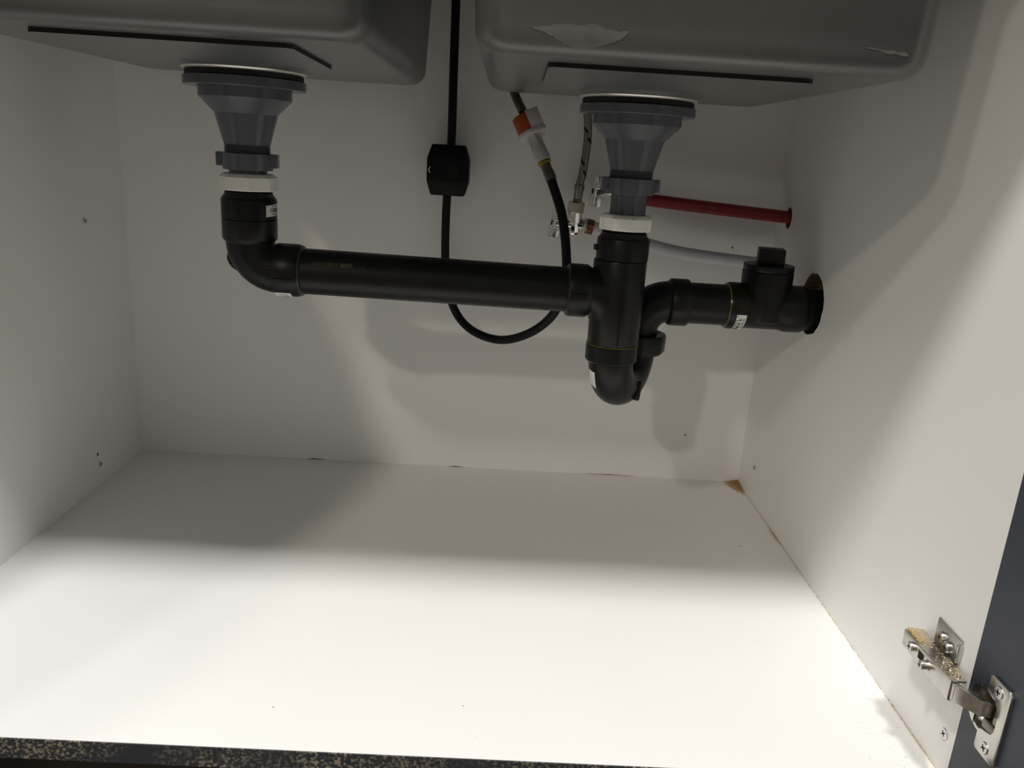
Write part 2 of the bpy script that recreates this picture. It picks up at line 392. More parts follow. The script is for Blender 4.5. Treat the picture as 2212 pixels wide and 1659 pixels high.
# ------------------------------------------------------------------ basket strainers
def lugged(base, lugs, w, amt, edge=0.10):
    def f(th, t):
        for l in lugs:
            d = abs((th - l + PI) % (2 * PI) - PI)
            if d < w: return base + amt
        return base
    return f
def strainer(x, y, dz, label, tail_z, ribs=()):
    t = thing('basket_strainer', label, 'strainer', (x, y, 0.4140 + dz), 'grey strainers under the sink bowls')
    O = Vector((x, y, dz)); up = (0, 0, 1)
    part('gasket', 'rubber', t, lambda bm: lathe(bm, O, up, [(0.0562, 0.5032), (0.0567, 0.5042), (0.0567, 0.5078), (0.0560, 0.5087)], 64))
    part('flange', 'pvc_grey', t, lambda bm: lathe(bm, O, up, [(0.046, 0.4944), (0.0583, 0.4944), (0.0589, 0.4950), (0.0589, 0.5027), (0.0584, 0.5032)], 64))
    body = part('body', 'pvc_grey', t, lambda bm: lathe(bm, O, up, [(0.0225, 0.4400), (0.0308, 0.4704), (0.0453, 0.4848), (0.0455, 0.4944)], 64), sharp=18)
    for a in ribs:
        d = Vector((math.cos(a), math.sin(a), 0)); s = Vector((-d.y, d.x, 0)) * 0.0010
        prof = [(0.0210, 0.4405), (0.0309, 0.4706), (0.0455, 0.4852), (0.0459, 0.4866), (0.0459, 0.4940), (0.028, 0.4940)]
        part('rib', 'pvc_grey', body, lambda bm: prism(bm, [O + d * r + Vector((0, 0, z)) - s for r, z in prof], s * 2), smooth=False)
    th = []
    for k in range(4):
        z = 0.4400 - k * 0.0020
        th += [(0.0232, z), (0.0218, z - 0.0010)]
    part('thread', 'pvc_grey', t, lambda bm: lathe(bm, O, up, list(reversed(th + [(0.0216, 0.4310)])), 48))
    nut = part('slip_nut', 'pvc_grey', t, lambda bm: lathe(bm, O, up, [(0.0205, 0.4158), (0.0245, 0.4160), (0.0252, 0.4185), (0.0255, 0.4320), (0.0245, 0.4326), (0.0215, 0.4326)], 64))
    for a in (0.04, PI + 0.04):
        part('wing', 'pvc_grey', nut, lambda bm: box(bm, (0.020, -0.0075, 0.4190), (0.0303, 0.0075, 0.4326), bev=0.0008, mx=Matrix.Translation(O) @ Matrix.Rotation(a, 4, 'Z')), sharp=25)
    part('tailpiece', 'pvc_grey', t, lambda bm: lathe(bm, O, up, [(0.0190, tail_z - dz), (0.0190, 0.4165)], 48))
    return t
strainer(DL[0], DL[1], 0.0, 'grey plastic basket strainer under the left sink bowl, above the elbow', 0.4105)
strainer(DRN[0], DRN[1], -0.0018, 'grey plastic basket strainer under the right sink bowl, above the trap', 0.3905, (PI + 0.30, -0.30))

# ------------------------------------------------------------------ black drain pipework
PR = 0.02415
dp = thing('drain_pipework', 'black plastic drain pipe with elbow, trap and cleanout under both strainers', 'drain pipe', (0.45, 0.36, 0.172))
def nut_profile(z0, z1, r):
    return [(r * .80, z0), (r * .985, z0 + .0002), (r, z0 + .0010), (r, z1 - .0036), (r * .94, z1 - .0010), (r * .87, z1), (r * .7, z1)]
def oct_nut(bm, x, y, z0, z1, r, rot=0.0, n=8):
    def f(th, t):
        if t > z1 - 0.003: return 0.962
        ph = ((th - rot) * n / (2 * PI)) % 1.0
        return 1.012 if ph < 0.18 else 0.968 + 0.018 * (1 - math.cos((ph - 0.59) * 2.2))
    lathe(bm, (x, y, 0), (0, 0, 1), nut_profile(z0, z1, r), 144, rfun=f)
for (x, y, z0, z1, rot) in ((DL[0], DL[1], 0.3955, 0.4125, 0.25), (0.6379, DRN[1], 0.3772, 0.3935, 0.1)):
    part('compression_nut', 'nut_white', dp, lambda bm: oct_nut(bm, x, y, z0, z1, 0.0287, rot), sharp=22)
def adapter_profile(zn, zs, zb):
    return [(0.0275, zb), (0.0279, zb + .0004), (0.0280, zs), (0.0275, zs + .0012), (0.0245, zs + .0052), (0.0240, zs + .0055), (0.0240, zs + 0.0078),
            (0.0225, zs + .0080), (0.0235, zs + .0092), (0.0225, zs + .0104), (0.0233, zs + .0112), (0.0222, zn)]
part('trap_adapter', 'abs', dp, lambda bm: lathe(bm, (DL[0], DL[1], 0), (0, 0, 1), adapter_profile(0.3990, 0.3862, 0.3668), 64))
part('trap_adapter', 'abs', dp, lambda bm: lathe(bm, (0.6372, DRN[1], 0), (0, 0, 1), adapter_profile(0.3800, 0.3668, 0.3457), 64))
# elbow below the left strainer
cE = Vector((0.2432 + 0.030, 0.340, 0.345))
def elbow(bm):
    lathe(bm, (DL[0], DL[1], 0), (0, 0, 1), [(0.0245, 0.3425), (0.0272, 0.3458), (0.0279, 0.3468), (0.0279, 0.3660), (0.0275, 0.3664)], 64)
    tube(bm, [Vector((DL[0], .34, .350))] + arc(cE, (-1, 0, 0), (0, 0, -1), 0.030, n=18) + [Vector((.276, .34, .315))], 0.0247, 40)
    lathe(bm, (0.2705, .34, .3152), (1, 0, 0), [(0.0245, 0), (0.0272, 0.0008), (0.0279, 0.002), (0.0279, 0.0225), (0.0268, 0.0262), (0.0245, 0.0275)], 64)
eb = part('elbow', 'abs', dp, elbow)
part('boss', 'abs', eb, lambda bm: lathe(bm, (0.2268, 0.3490, 0.3215), Vector((-0.74, 0.42, -0.52)), [(0.0125, -0.006), (0.0125, 0.0016), (0.0112, 0.0030)], 40))
part('boss', 'abs', eb, lambda bm: lathe(bm, cE + Vector((-0.72, 0.1, -0.72)).normalized() * 0.0535, Vector((-0.7, 0.1, -0.7)), [(0.0065, -0.004), (0.0065, 0.0016), (0.006, 0.002)], 32))
part('mold_seam', 'abs', eb, lambda bm: [box(bm, (0.2712, 0.3118, 0.3096), (0.2925, 0.3126, 0.3101)), box(bm, (0.2550, 0.3150, 0.3225), (0.2712, 0.3168, 0.3231), mx=None)])
part('glue_bead', 'glue_dark', dp, lambda bm: lathe(bm, (0.2966, .34, .3152), (1, 0, 0), [(0.0240, 0), (0.0268, 0.0006), (0.0262, 0.0020), (0.0240, 0.0032)], 48))
# long horizontal pipe
A0, A1 = Vector((0.285, 0.340, 0.3152)), Vector((0.590, 0.3525, 0.3098)); AD = (A1 - A0).normalized()
part('long_pipe', 'abs', dp, lambda bm: lathe(bm, A0, AD, [(PR, 0), (PR, (A1 - A0).length)], 64))
# sanitary tee below the right strainer
TX, TY = 0.6360, 0.354
def tee(bm):
    lathe(bm, (TX, TY, 0), (0, 0, 1), [(0.0278, 0.2530), (0.0282, 0.2536), (0.0286, 0.3440), (0.0282, 0.3450)], 64)
    lathe(bm, A0, AD, [(0.0258, 0.2960), (0.0281, 0.2966), (0.0287, 0.2985), (0.0287, 0.3165), (0.0255, 0.3215)], 64)
    tube(bm, spline([(0.598, 0.3523, 0.3097), (0.612, 0.3528, 0.3085), (0.626, 0.3535, 0.298), (0.634, 0.354, 0.280)], 6), 0.0256, 40)
    box(bm, (0.6060, 0.3485, 0.3545), (0.6110, 0.3595, 0.3605), bev=0.0012)
tb = part('tee_fitting', 'abs', dp, tee)
def tee_seam(bm):
    box(bm, (TX + 0.0010, TY - 0.0292, 0.2545), (TX + 0.0018, TY - 0.0270, 0.3440))
    box(bm, (0.5830, 0.3228, 0.3096), (0.6015, 0.3240, 0.3101))
part('mold_seam', 'abs', tb, tee_seam)
part('glue_bead', 'glue_dark', dp, lambda bm: lathe(bm, A0 + AD * 0.2945, AD, [(0.0240, 0), (0.0262, 0.0008), (0.0270, 0.0018), (0.0240, 0.003)], 48))
# P-trap
AX2 = Vector((0.6735, 0.425, 0)); PT = Vector((AX2.x - TX, AX2.y - TY, 0)); rB = PT.length / 2; pd = PT.normalized(); pn = Vector((pd.y, -pd.x, 0))
ZC = 0.2375; cB = Vector((TX, TY, ZC)) + pd * rB
def trap(bm):
    lathe(bm, (TX - .0005, TY, 0), (0, 0, 1), [(0.0248, 0.2315), (0.0262, 0.2320), (0.0286, 0.2350), (0.0287, 0.2515), (0.0280, 0.2522)], 64)
    tube(bm, [Vector((TX, TY, 0.245))] + arc(cB, -pd, (0, 0, -1), rB, 0, PI, 30) + [Vector((AX2.x, AX2.y, 0.252))], 0.0248, 40)
tr = part('trap_bend', 'abs', dp, trap)
def trap_rib(bm):
    p = cB + Vector((0, 0, -rB)); a = 0.28
    for (ang, s) in ((-0.12, 1),):
        c = cB + (pd * math.sin(ang) + Vector((0, 0, -1)) * math.cos(ang)) * (rB + 0.004) + pn * 0.0245
        zax = (Vector((0, 0, 1)) * 0.93 + pd * 0.30).normalized(); yax = pn; xax = yax.cross(zax).normalized(); yax = zax.cross(xax)
        mx = Matrix(((xax.x, yax.x, zax.x, c.x), (xax.y, yax.y, zax.y, c.y), (xax.z, yax.z, zax.z, c.z), (0, 0, 0, 1)))
        box(bm, (-0.0035, -0.005, -0.0115), (0.0035, 0.0030, 0.0115), bev=0.0022, mx=mx, seg=3)
part('lug', 'abs', tr, trap_rib)
part('glue_bead', 'glue', dp, lambda bm: lathe(bm, (TX, TY, 0), (0, 0, 1), [(0.0278, 0.2518), (0.02885, 0.2522), (0.0288, 0.2530), (0.0280, 0.2534)], 64))
part('union_nut', 'abs', dp, lambda bm: lathe(bm, (AX2.x, AX2.y, 0), (0, 0, 1), [(0.0255, 0.2285), (0.0330, 0.2290), (0.0352, 0.2315), (0.0356, 0.2500), (0.0340, 0.2522), (0.0300, 0.2526), (0.0262, 0.2500)], 96,
                                              rfun=lambda th, t: 0.985 + 0.025 * (1 if math.cos(th * 8) > 0.2 else 0)), sharp=40)
# trap arm running to the right-hand wall
AZ = 0.2906; AY = 0.425
cA = Vector((AX2.x + 0.036, AY, AZ - 0.036))
def trap_arm(bm):
    tube(bm, [Vector((AX2.x, AY, 0.240))] + arc(cA, (-1, 0, 0), (0, 0, 1), 0.036, n=18) + [Vector((0.716, AY, AZ))], 0.0243, 40)
    lathe(bm, (0.7060, AY, AZ), (1, 0, 0), [(0.0243, 0), (0.0268, 0.002), (0.0278, 0.0038), (0.0278, 0.0225), (0.0272, 0.0238), (0.0245, 0.0242)], 64)
part('trap_arm_elbow', 'abs', dp, trap_arm)
part('arm_pipe', 'abs', dp, lambda bm: lathe(bm, (0.722, AY, AZ), (1, 0, 0), [(PR, 0), (PR, 0.062)], 64))
CX = 0.8208
def cleanout(bm):
    lathe(bm, (0.7765, AY, AZ), (1, 0, 0), [(0.0250, 0), (0.0270, 0.0006), (0.0276, 0.002), (0.0276, 0.0195), (0.0268, 0.0210), (0.0258, 0.0225), (0.0258, 0.062), (0.0270, 0.068), (0.0277, 0.0705), (0.0277, 0.0885), (0.0262, 0.0915), (0.0235, 0.0920)], 64)
    lathe(bm, (CX, AY, 0), (0, 0, 1), [(0.0240, 0.2750), (0.0262, 0.2765), (0.0276, 0.2830), (0.0284, 0.2960), (0.0285, 0.3185), (0.0292, 0.3190), (0.0293, 0.3330), (0.0288, 0.3335)], 64)
ct = part('cleanout_tee', 'abs', dp, cleanout)
def plug(bm):
    lathe(bm, (CX, AY, 0), (0, 0, 1), [(0.026, 0.3332), (0.0283, 0.3340), (0.0289, 0.3350), (0.0289, 0.3408), (0.0283, 0.3415), (0.020, 0.3415)], 64)
    box(bm, (-0.0148, -0.0148, 0.341), (0.0148, 0.0148, 0.3600), bev=0.0012, mx=Matrix.Translation((CX + .0005, AY, 0)) @ Matrix.Rotation(math.radians(-13), 4, 'Z'))
part('cleanout_plug', 'abs', dp, plug)
part('wall_stub', 'abs', dp, lambda bm: lathe(bm, (0.860, AY, AZ), (1, 0, 0), [(PR, 0), (PR, 0.066)], 48))
part('glue_bead', 'glue', dp, lambda bm: lathe(bm, (0.7745, AY, AZ), (1, 0, 0), [(0.0240, 0), (0.0262, 0.0006), (0.0268, 0.0020), (0.0250, 0.0028)], 48))

# stickers and print: curved patches that lie on the pipes
def patch(bm, o, axis, ref, r, a0, a1, t0, t1, off=0.00012, n=8, skew=0.0):
    o = Vector(o); u, v, a = frame(axis, ref); A = []; B = []
    for i in range(n + 1):
        an = a0 + (a1 - a0) * i / n; d = u * math.cos(an) + v * math.sin(an); s = skew * i / n
        A.append((bm.verts.new(o + a * (t0 + s) + d * (r + off)), bm.verts.new(o + a * (t1 + s) + d * (r + off))))
        B.append((bm.verts.new(o + a * (t0 + s) + d * (r - 0.0002)), bm.verts.new(o + a * (t1 + s) + d * (r - 0.0002))))
    for i in range(n):
        bm.faces.new((A[i][0], A[i][1], A[i + 1][1], A[i + 1][0])); bm.faces.new((B[i][0], B[i + 1][0], B[i + 1][1], B[i][1]))
        bm.faces.new((A[i][0], A[i + 1][0], B[i + 1][0], B[i][0])); bm.faces.new((A[i][1], B[i][1], B[i + 1][1], A[i + 1][1]))
    bm.faces.new((A[0][0], B[0][0], B[0][1], A[0][1])); bm.faces.new((A[n][0], A[n][1], B[n][1], B[n][0]))
def text_mesh(s, size):
    c = bpy.data.curves.new('txt', 'FONT'); c.body = s; c.size = size; c.align_x = 'LEFT'; c.resolution_u = 2
    o = bpy.data.objects.new('txt', c); COL.objects.link(o); bpy.context.view_layer.update()
    me = o.to_mesh(); V = [v.co.copy() for v in me.vertices]; F = [tuple(p.vertices) for p in me.polygons]
    o.to_mesh_clear(); bpy.data.objects.remove(o); bpy.data.curves.remove(c); return V, F
def wrap_text(bm, s, size, fn):
    V, F = text_mesh(s, size); vs = [bm.verts.new(fn(p.x, p.y)) for p in V]
    for f in F:
        try: bm.faces.new([vs[i] for i in f])
        except ValueError: pass
def bars(bm, o, axis, ref, r, a0, a1, t0, t1, n, along='angle', seed=1):
    """barcode strokes; along = direction in which the strokes follow each other"""
    rnd = random.Random(seed); p = 0.0; L = []
    while p < 1:
        w = rnd.choice((0.02, 0.03, 0.05)) * 24 / n; L.append((p, min(1, p + w))); p += w + rnd.choice((0.02, 0.03, 0.04)) * 24 / n
    for (p0, p1) in L:
        if along == 'angle': patch(bm, o, axis, ref, r, a0 + (a1 - a0) * p0, a0 + (a1 - a0) * p1, t0, t1, 0.00022, 1)
        else: patch(bm, o, axis, ref, r, a0, a1, t0 + (t1 - t0) * p0, t0 + (t1 - t0) * p1, 0.00022, 3)
F_ = (0, -1, 0)
# sticker on the left adapter (axis up, angle measured from the camera side towards +x)
oL = (DL[0], DL[1], 0)
st = part('sticker', 'paper', dp, lambda bm: patch(bm, oL, (0, 0, 1), F_, 0.0280, 0.92, 1.75, 0.3706, 0.3822, skew=0.0014))
part('barcode', 'ink', st, lambda bm: [bars(bm, oL, (0, 0, 1), F_, 0.0280, 1.12, 1.62, 0.3752, 0.3795, 14), bars(bm, oL, (0, 0, 1), F_, 0.0280, 1.22, 1.6, 0.3725, 0.3740, 10, seed=4), bars(bm, oL, (0, 0, 1), F_, 0.0280, 1.2, 1.6, 0.3808, 0.3816, 16, seed=5), patch(bm, oL, (0, 0, 1), F_, 0.0280, 0.98, 1.02, 0.3803, 0.3810, 0.00022, 1)])
# sticker under the elbow socket (axis +x, angle from camera side; positive turns downwards)
oE = (0, .34, .3152)
u_, v_, a_ = frame((1, 0, 0), F_)
sg = 1 if v_.z < 0 else -1
st = part('sticker', 'paper', dp, lambda bm: patch(bm, oE, (1, 0, 0), F_, 0.0280, sg * 0.88, sg * 2.0, 0.2720, 0.2890))
part('barcode', 'ink', st, lambda bm: [patch(bm, oE, (1, 0, 0), F_, 0.0280, sg * 1.03, sg * 1.07, 0.2755, 0.2850, 0.00022, 1), bars(bm, oE, (1, 0, 0), F_, 0.0280, sg * 1.2, sg * 1.6, 0.2780, 0.2860, 16, along='t')])
# sticker on the trap bend
def trap_sticker(bm, ins, off, th0=None):
    n = 6; V = []
    for i in range(n + 1):
        row = []
        for j in range(5):
            ph = 0.26 + (0.62 - 0.26) * (ins + (1 - 2 * ins) * i / n)       # along the bend
            c = cB + (-pd * math.cos(ph) + Vector((0, 0, -1)) * math.sin(ph)) * rB
            out = (-pd * math.cos(ph) + Vector((0, 0, -1)) * math.sin(ph))
            al = 0.40 + (0.92 - 0.40) * (ins + (1 - 2 * ins) * j / 4)                # round the tube towards -x
            row.append(bm.verts.new(c + (out * math.cos(al) - pn * math.sin(al)) * (0.0248 + off)))
        V.append(row)
    for i in range(n):
        for j in range(4): bm.faces.new((V[i][j], V[i + 1][j], V[i + 1][j + 1], V[i][j + 1]))
part('sticker', 'paper', dp, lambda bm: trap_sticker(bm, 0.0, 0.0002))
# sticker on the cleanout tee
oC = (0, AY, AZ)
st = part('sticker', 'paper', dp, lambda bm: patch(bm, oC, (1, 0, 0), F_, 0.0276, sg * 0.22, sg * 1.75, 0.7838, 0.7952))
def co_print(bm):
    bars(bm, oC, (1, 0, 0), F_, 0.0276, sg * 0.40, sg * 0.52, 0.7866, 0.7908, 3, seed=3)
    bars(bm, oC, (1, 0, 0), F_, 0.0276, sg * 0.60, sg * 1.45, 0.7868, 0.7905, 15, seed=8)
    bars(bm, oC, (1, 0, 0), F_, 0.0276, sg * 0.50, sg * 1.30, 0.7846, 0.7860, 9, seed=11)
    patch(bm, oC, (1, 0, 0), F_, 0.0276, sg * 0.27, sg * 0.31, 0.7849, 0.7859, 0.00022, 1)
    def fn(x, y):
        an = sg * (0.40 + x / 0.0276); d = u_ * math.cos(an) + v_ * math.sin(an)
        return Vector(oC) + Vector((0.7916 + y, 0, 0)) + d * (0.0276 + 0.00022)
    wrap_text(bm, 'RLAS04440', 0.0036, fn)
part('barcode', 'ink', st, co_print, smooth=False)
# faded print on the long pipe
oP = A0; uP, vP, aP = frame(AD, F_); sP = 1 if vP.z > 0 else -1
def faded(bm):
    bars(bm, oP, AD, F_, PR, sP * 0.42, sP * 0.62, 0.026, 0.054, 26, along='t', seed=2)
    patch(bm, oP, AD, F_, PR, sP * 0.42, sP * 0.62, 0.0550, 0.0675, 0.0002, 4)
part('print', 'print', dp, faded)
def faded12(bm):
    def fn(x, y):
        an = sP * (0.40 + y / PR); d = uP * math.cos(an) + vP * math.sin(an)
        return oP + aP * (0.0745 + x) + d * (PR + 0.0002)
    wrap_text(bm, '12', 0.0065, fn)
part('print', 'print2', dp, faded12, smooth=False)

# ------------------------------------------------------------------ faucet hose with weight
hp = [(0.4350, 0.545, 0.7215), (0.4356, 0.545, 0.621), (0.4359, 0.545, 0.5425), (0.4365, 0.543, 0.4549), (0.4335, 0.543, 0.3896), (0.4330, 0.545, 0.345), (0.4341, 0.545, 0.3088), (0.4365, 0.544, 0.2783),
      (0.4515, 0.535, 0.2407), (0.4761, 0.51, 0.2225), (0.5116, 0.485, 0.2185), (0.5454, 0.46, 0.2340), (0.5713, 0.44, 0.2608), (0.5834, 0.425, 0.2952), (0.5835, 0.418, 0.3293), (0.5745, 0.417, 0.3814), (0.5572, 0.420, 0.4262)]
fh = part('faucet_hose', 'hose', None, lambda bm: tube(bm, spline(hp, 8), 0.0054, 24))
tag(fh, 'black rubber faucet hose looping down behind the long drain pipe', 'hose')
WC = Vector((0.4345, 0.543, 0.4225))
hw = thing('hose_weight', 'black faceted plastic weight clamped on the black faucet hose', 'weight', (WC.x, WC.y, 0.3913))
def weight(bm):
    lv = [(0.3913, 0.0212, 0.0165), (0.4090, 0.0262, 0.0215), (0.4360, 0.0262, 0.0215), (0.4533, 0.0208, 0.0165)]
    V = [[bm.verts.new((WC.x + sx * a, WC.y + sy * b, z)) for sx, sy in ((-1, -1), (1, -1), (1, 1), (-1, 1))] for z, a, b in lv]
    for i in range(3):
        for k in range(4): bm.faces.new((V[i][k], V[i][(k + 1) % 4], V[i + 1][(k + 1) % 4], V[i + 1][k]))
    bm.faces.new(V[0][::-1]); bm.faces.new(V[3])
    bmesh.ops.recalc_face_normals(bm, faces=bm.faces[:])
    bmesh.ops.bevel(bm, geom=bm.edges[:], offset=0.0022, segments=3, affect='EDGES', profile=0.5)
part('weight_body', 'weight', hw, weight, sharp=25)
part('screw_recess', 'slot', hw, lambda bm: lathe(bm, (WC.x + 0.007, WC.y - 0.0214, 0.4215), (0, -1, 0), [(0.0062, 0), (0.0062, 0.0004)], 32))
def arrow(bm):
    y = WC.y - 0.0216
    for (x0, z0, x1, z1) in ((-0.0218, 0.4185, -0.0238, 0.4222), (-0.0238, 0.4222, -0.0218, 0.4258)):
        p = [Vector((WC.x + x0, y, z0)), Vector((WC.x + x1, y, z1))]; k = Vector((0.0006, 0, 0))
        prism(bm, [p[0] - k, p[0] + k, p[1] + k, p[1] - k], (0, 0.0004, 0))
part('arrow_mark', 'white_plastic', hw, arrow, smooth=False)

# quick-connect coupling and the braided hose above it
Q0, Q1 = Vector((0.5238, 0.447, 0.4925)), Vector((0.5572, 0.420, 0.4262)); QD = (Q1 - Q0).normalized(); QL = (Q1 - Q0).length
qc = thing('quick_connect_coupling', 'white plastic hose coupling with an orange release button', 'coupling', tuple(Q1))
qu, qv, qa = frame(QD, (1, 0, 0))          # qu ~ +x, qv sideways
if qv.y > 0: qv = -qv                        # qv towards the camera
def qpt(s, a, b): return Q0 + QD * s + qu * a + qv * b
def coupling_head(bm):
    lp = [(0.0145, 0.0115), (-0.001, 0.0125), (-0.001, -0.0125), (0.0145, -0.0115)]
    prism(bm, [qpt(0.002, a, b) for a, b in lp], QD * 0.0225, bev=0.0008)
    lp = [(0.0150, 0.0120), (-0.004, 0.0140)] + [(-0.0155 * math.cos(t) - 0.002, 0.0140 * math.sin(t)) for t in (0.7, 0.35, 0, -0.35, -0.7)] + [(-0.004, -0.0140), (0.0150, -0.0120)]
    prism(bm, [qpt(0.0245, a, b) for a, b in lp], QD * 0.0050, bev=0.0006)
part('coupling_head', 'white_plastic', qc, coupling_head)
def button(bm):
    lp = [(-0.0011, 0.0128)] + [(-0.0145 * math.cos(t) - 0.001, 0.0128 * math.sin(t)) for t in [1.35 - 2.7 * i / 12 for i in range(13)]] + [(-0.0011, -0.0128)]
    prism(bm, [qpt(0.004, a, b) for a, b in lp], QD * 0.0204, bev=0.0006)
part('release_button', 'orange', qc, button)
def coupling_body(bm):
    lathe(bm, Q0, QD, [(0.0060, 0.0280), (0.0066, 0.0285), (0.0072, 0.0430), (0.0078, 0.0440), (0.0086, 0.0455), (0.0088, 0.0600), (0.0080, 0.0606)], 40)
    for a in (0.5, 1.6, 2.7, 3.7, 4.8, 5.9):
        d = qu * math.cos(a) + qv * math.sin(a); s = (-qu * math.sin(a) + qv * math.cos(a)) * 0.0006
        prism(bm, [Q0 + QD * 0.029 + d * .005 - s, Q0 + QD * 0.029 + d * 0.0088 - s, Q0 + QD * .046 + d * 0.0086 - s, Q0 + QD * .046 + d * .005 - s], s * 2)
part('coupling_body', 'white_plastic', qc, coupling_body)
part('brass_ring', 'brass', qc, lambda bm: lathe(bm, Q0, QD, [(0.0070, 0.0590), (0.0077, 0.0600), (0.0077, 0.0638), (0.0066, 0.0645), (0.0058, 0.0646), (0.0058, 0.0668)], 40))
part('crimp_sleeve', 'ferrule', qc, lambda bm: lathe(bm, Q0, QD, [(0.0055, 0.0650), (0.0060, 0.0655), (0.0056, 0.0720), (0.0062, 0.0735), (0.0064, QL + .0050), (0.0057, QL + .0052)], 40))
bh = part('braided_hose', 'braid', None, lambda bm: tube(bm, spline([(0.5030, 0.505, 0.7215), (0.5035, 0.500, 0.600), (0.5075, 0.487, 0.535), (0.5130, 0.472, 0.5130), tuple(Q0 + QD * 0.0008)], 12), 0.0052, 24, uv=True))
tag(bh, 'dark braided hose stub entering the top of the white coupling', 'hose')

# ------------------------------------------------------------------ shut-off valves, supply hoses, water pipes
def valve(x, y, z, label, body_x, tilt):
    """angle stop: inlet from +x, outlet up, handle towards -x; (x,y,z) = handle centre"""
    t = thing('shutoff_valve', label, 'valve', (body_x, y, z - 0.016), 'chrome shut-off valves')
    B = Vector((body_x, y, z))
    def body(bm):
        lathe(bm, B + Vector((0, 0, -0.0135)), (0, 0, 1), [(0.0060, 0), (0.0082, 0.0012), (0.0088, 0.003), (0.0088, 0.0150), (0.0096, 0.0158), (0.0098, 0.0280), (0.0085, 0.0290)], 12)
        lathe(bm, B, (-1, 0, 0), [(0.0075, 0), (0.0075, 0.008), (0.0066, 0.0095), (0.0066, 0.014)], 28)
        lathe(bm, B, (1, 0, 0), [(0.0080, 0), (0.0080, 0.0095), (0.0072, 0.0105), (0.0072, 0.0190)], 28)
    part('valve_body', 'chrome', t, body, sharp=25)
    part('stem', 'chrome', t, lambda bm: lathe(bm, B + Vector((-0.012, 0, 0)), (-1, 0, 0), [(0.0052, 0), (0.0060, 0.001), (0.0060, body_x - x - 0.014)], 24))
    mx = Matrix.Translation((x, y, z)) @ Matrix.Rotation(tilt, 4, 'Y') @ Matrix.Rotation(math.radians(9), 4, 'Z')
    def blade(bm):
        prof = [(-0.0190, 0.0085), (-0.0120, 0.0080), (-0.0060, 0.0092), (0.0060, 0.0092), (0.0120, 0.0080), (0.0190, 0.0085)]
        lp = [Vector((-0.0030, -h, zz)) for zz, h in prof] + [Vector((-0.0030, h, zz)) for zz, h in reversed(prof)]
        prism(bm, [mx @ p for p in lp], (mx.to_3x3() @ Vector((0.0022, 0, 0))), bev=0.0005)
        box(bm, (-0.0010, -0.0085, 0.0070), (0.0080, 0.0085, 0.0190), bev=0.0008, mx=mx)
        box(bm, (-0.0010, -0.0085, -0.0190), (0.0080, 0.0085, -0.0075), bev=0.0008, mx=mx)
    part('handle', 'satin', t, blade, sharp=25)
    part('handle_screw', 'slot', t, lambda bm: lathe(bm, mx @ Vector((-0.0031, 0, 0)), mx.to_3x3() @ Vector((-1, 0, 0)), [(0.0036, 0), (0.0036, 0.0003)], 20))
    return t, B
vc, BC = valve(0.5725, 0.530, 0.3655, 'chrome shut-off valve on the white pipe, its handle half behind the black hose', 0.5985, math.radians(12))
vh, BH = valve(0.6215, 0.530, 0.4078, 'chrome shut-off valve on the red pipe, partly behind the right strainer nut', 0.6490, math.radians(5))
def supply(path, B, label):
    t = thing('supply_hose', label, 'hose', (B.x, B.y, B.z + 0.014), 'braided supply hoses on the valves')
    zz = B.z + 0.0145
    part('nut', 'nickel', t, lambda bm: lathe(bm, (B.x, B.y, zz), (0.05, 0, 1), [(0.0095, 0), (0.0106, 0.0006), (0.0106, 0.0125), (0.0090, 0.0140)], 6, ref=(0.35, -1, 0)), smooth=False)
    part('ferrule', 'ferrule', t, lambda bm: lathe(bm, (B.x + .0006, B.y, zz), (0.06, 0, 1), [(0.0058, 0.0135), (0.0058, 0.0165), (0.0050, 0.0172), (0.0056, 0.0185), (0.0058, 0.0275), (0.0064, 0.0290), (0.0064, 0.0345), (0.0055, 0.0350)], 32))
    part('braid', 'braid', t, lambda bm: tube(bm, spline([(B.x + .0022, B.y, zz + 0.033)] + path, 10), 0.0051, 24, uv=True))
supply([(0.6040, 0.528, 0.4330), (0.6058, 0.524, 0.4750), (0.6005, 0.518, 0.5130), (0.5900, 0.510, 0.580), (0.560, 0.505, 0.7215)], BC, 'steel braided supply hose rising from the valve on the white pipe')
supply([(0.6515, 0.531, 0.480), (0.650, 0.525, 0.530), (0.630, 0.515, 0.600), (0.590, 0.505, 0.7215)], BH, 'steel braided supply hose rising from the valve on the red pipe')
hotp = thing('water_pipe', 'dark red water pipe running to the right wall', 'pipe', (0.876, 0.5415, 0.389), 'water pipes')
part('pipe', 'pex_red', hotp, lambda bm: tube(bm, spline([(BH.x + 0.014, 0.531, 0.4055), (0.6914, 0.5345, 0.4010), (0.780, 0.5385, 0.3950), (0.876, 0.5415, 0.3895), (0.920, 0.5415, 0.3880)], 8), 0.0080, 28))
coldp = thing('water_pipe', 'white water pipe bending down to the right wall behind the cleanout', 'pipe', (0.876, 0.538, 0.3268), 'water pipes')
part('pipe', 'pex_white', coldp, lambda bm: tube(bm, spline([(BC.x + 0.0125, 0.5305, 0.3645), (0.6300, 0.532, 0.3608), (0.6986, 0.538, 0.3440), (0.7500, 0.540, 0.3352), (0.8271, 0.540, 0.3293), (0.876, 0.538, 0.3268), (0.920, 0.5375, 0.3255)], 8), 0.0080, 28))
rd = Vector((1, 0.02, -0.155)).normalized(); r0 = Vector((BC.x + 0.0145, 0.5305, 0.3640))
cr_ = part('crimp_ring', 'copper', coldp, lambda bm: lathe(bm, r0, rd, [(0.0080, 0), (0.0094, 0.0004), (0.0097, 0.0014), (0.0097, 0.0092), (0.0092, 0.0100), (0.0080, 0.0102)], 40))
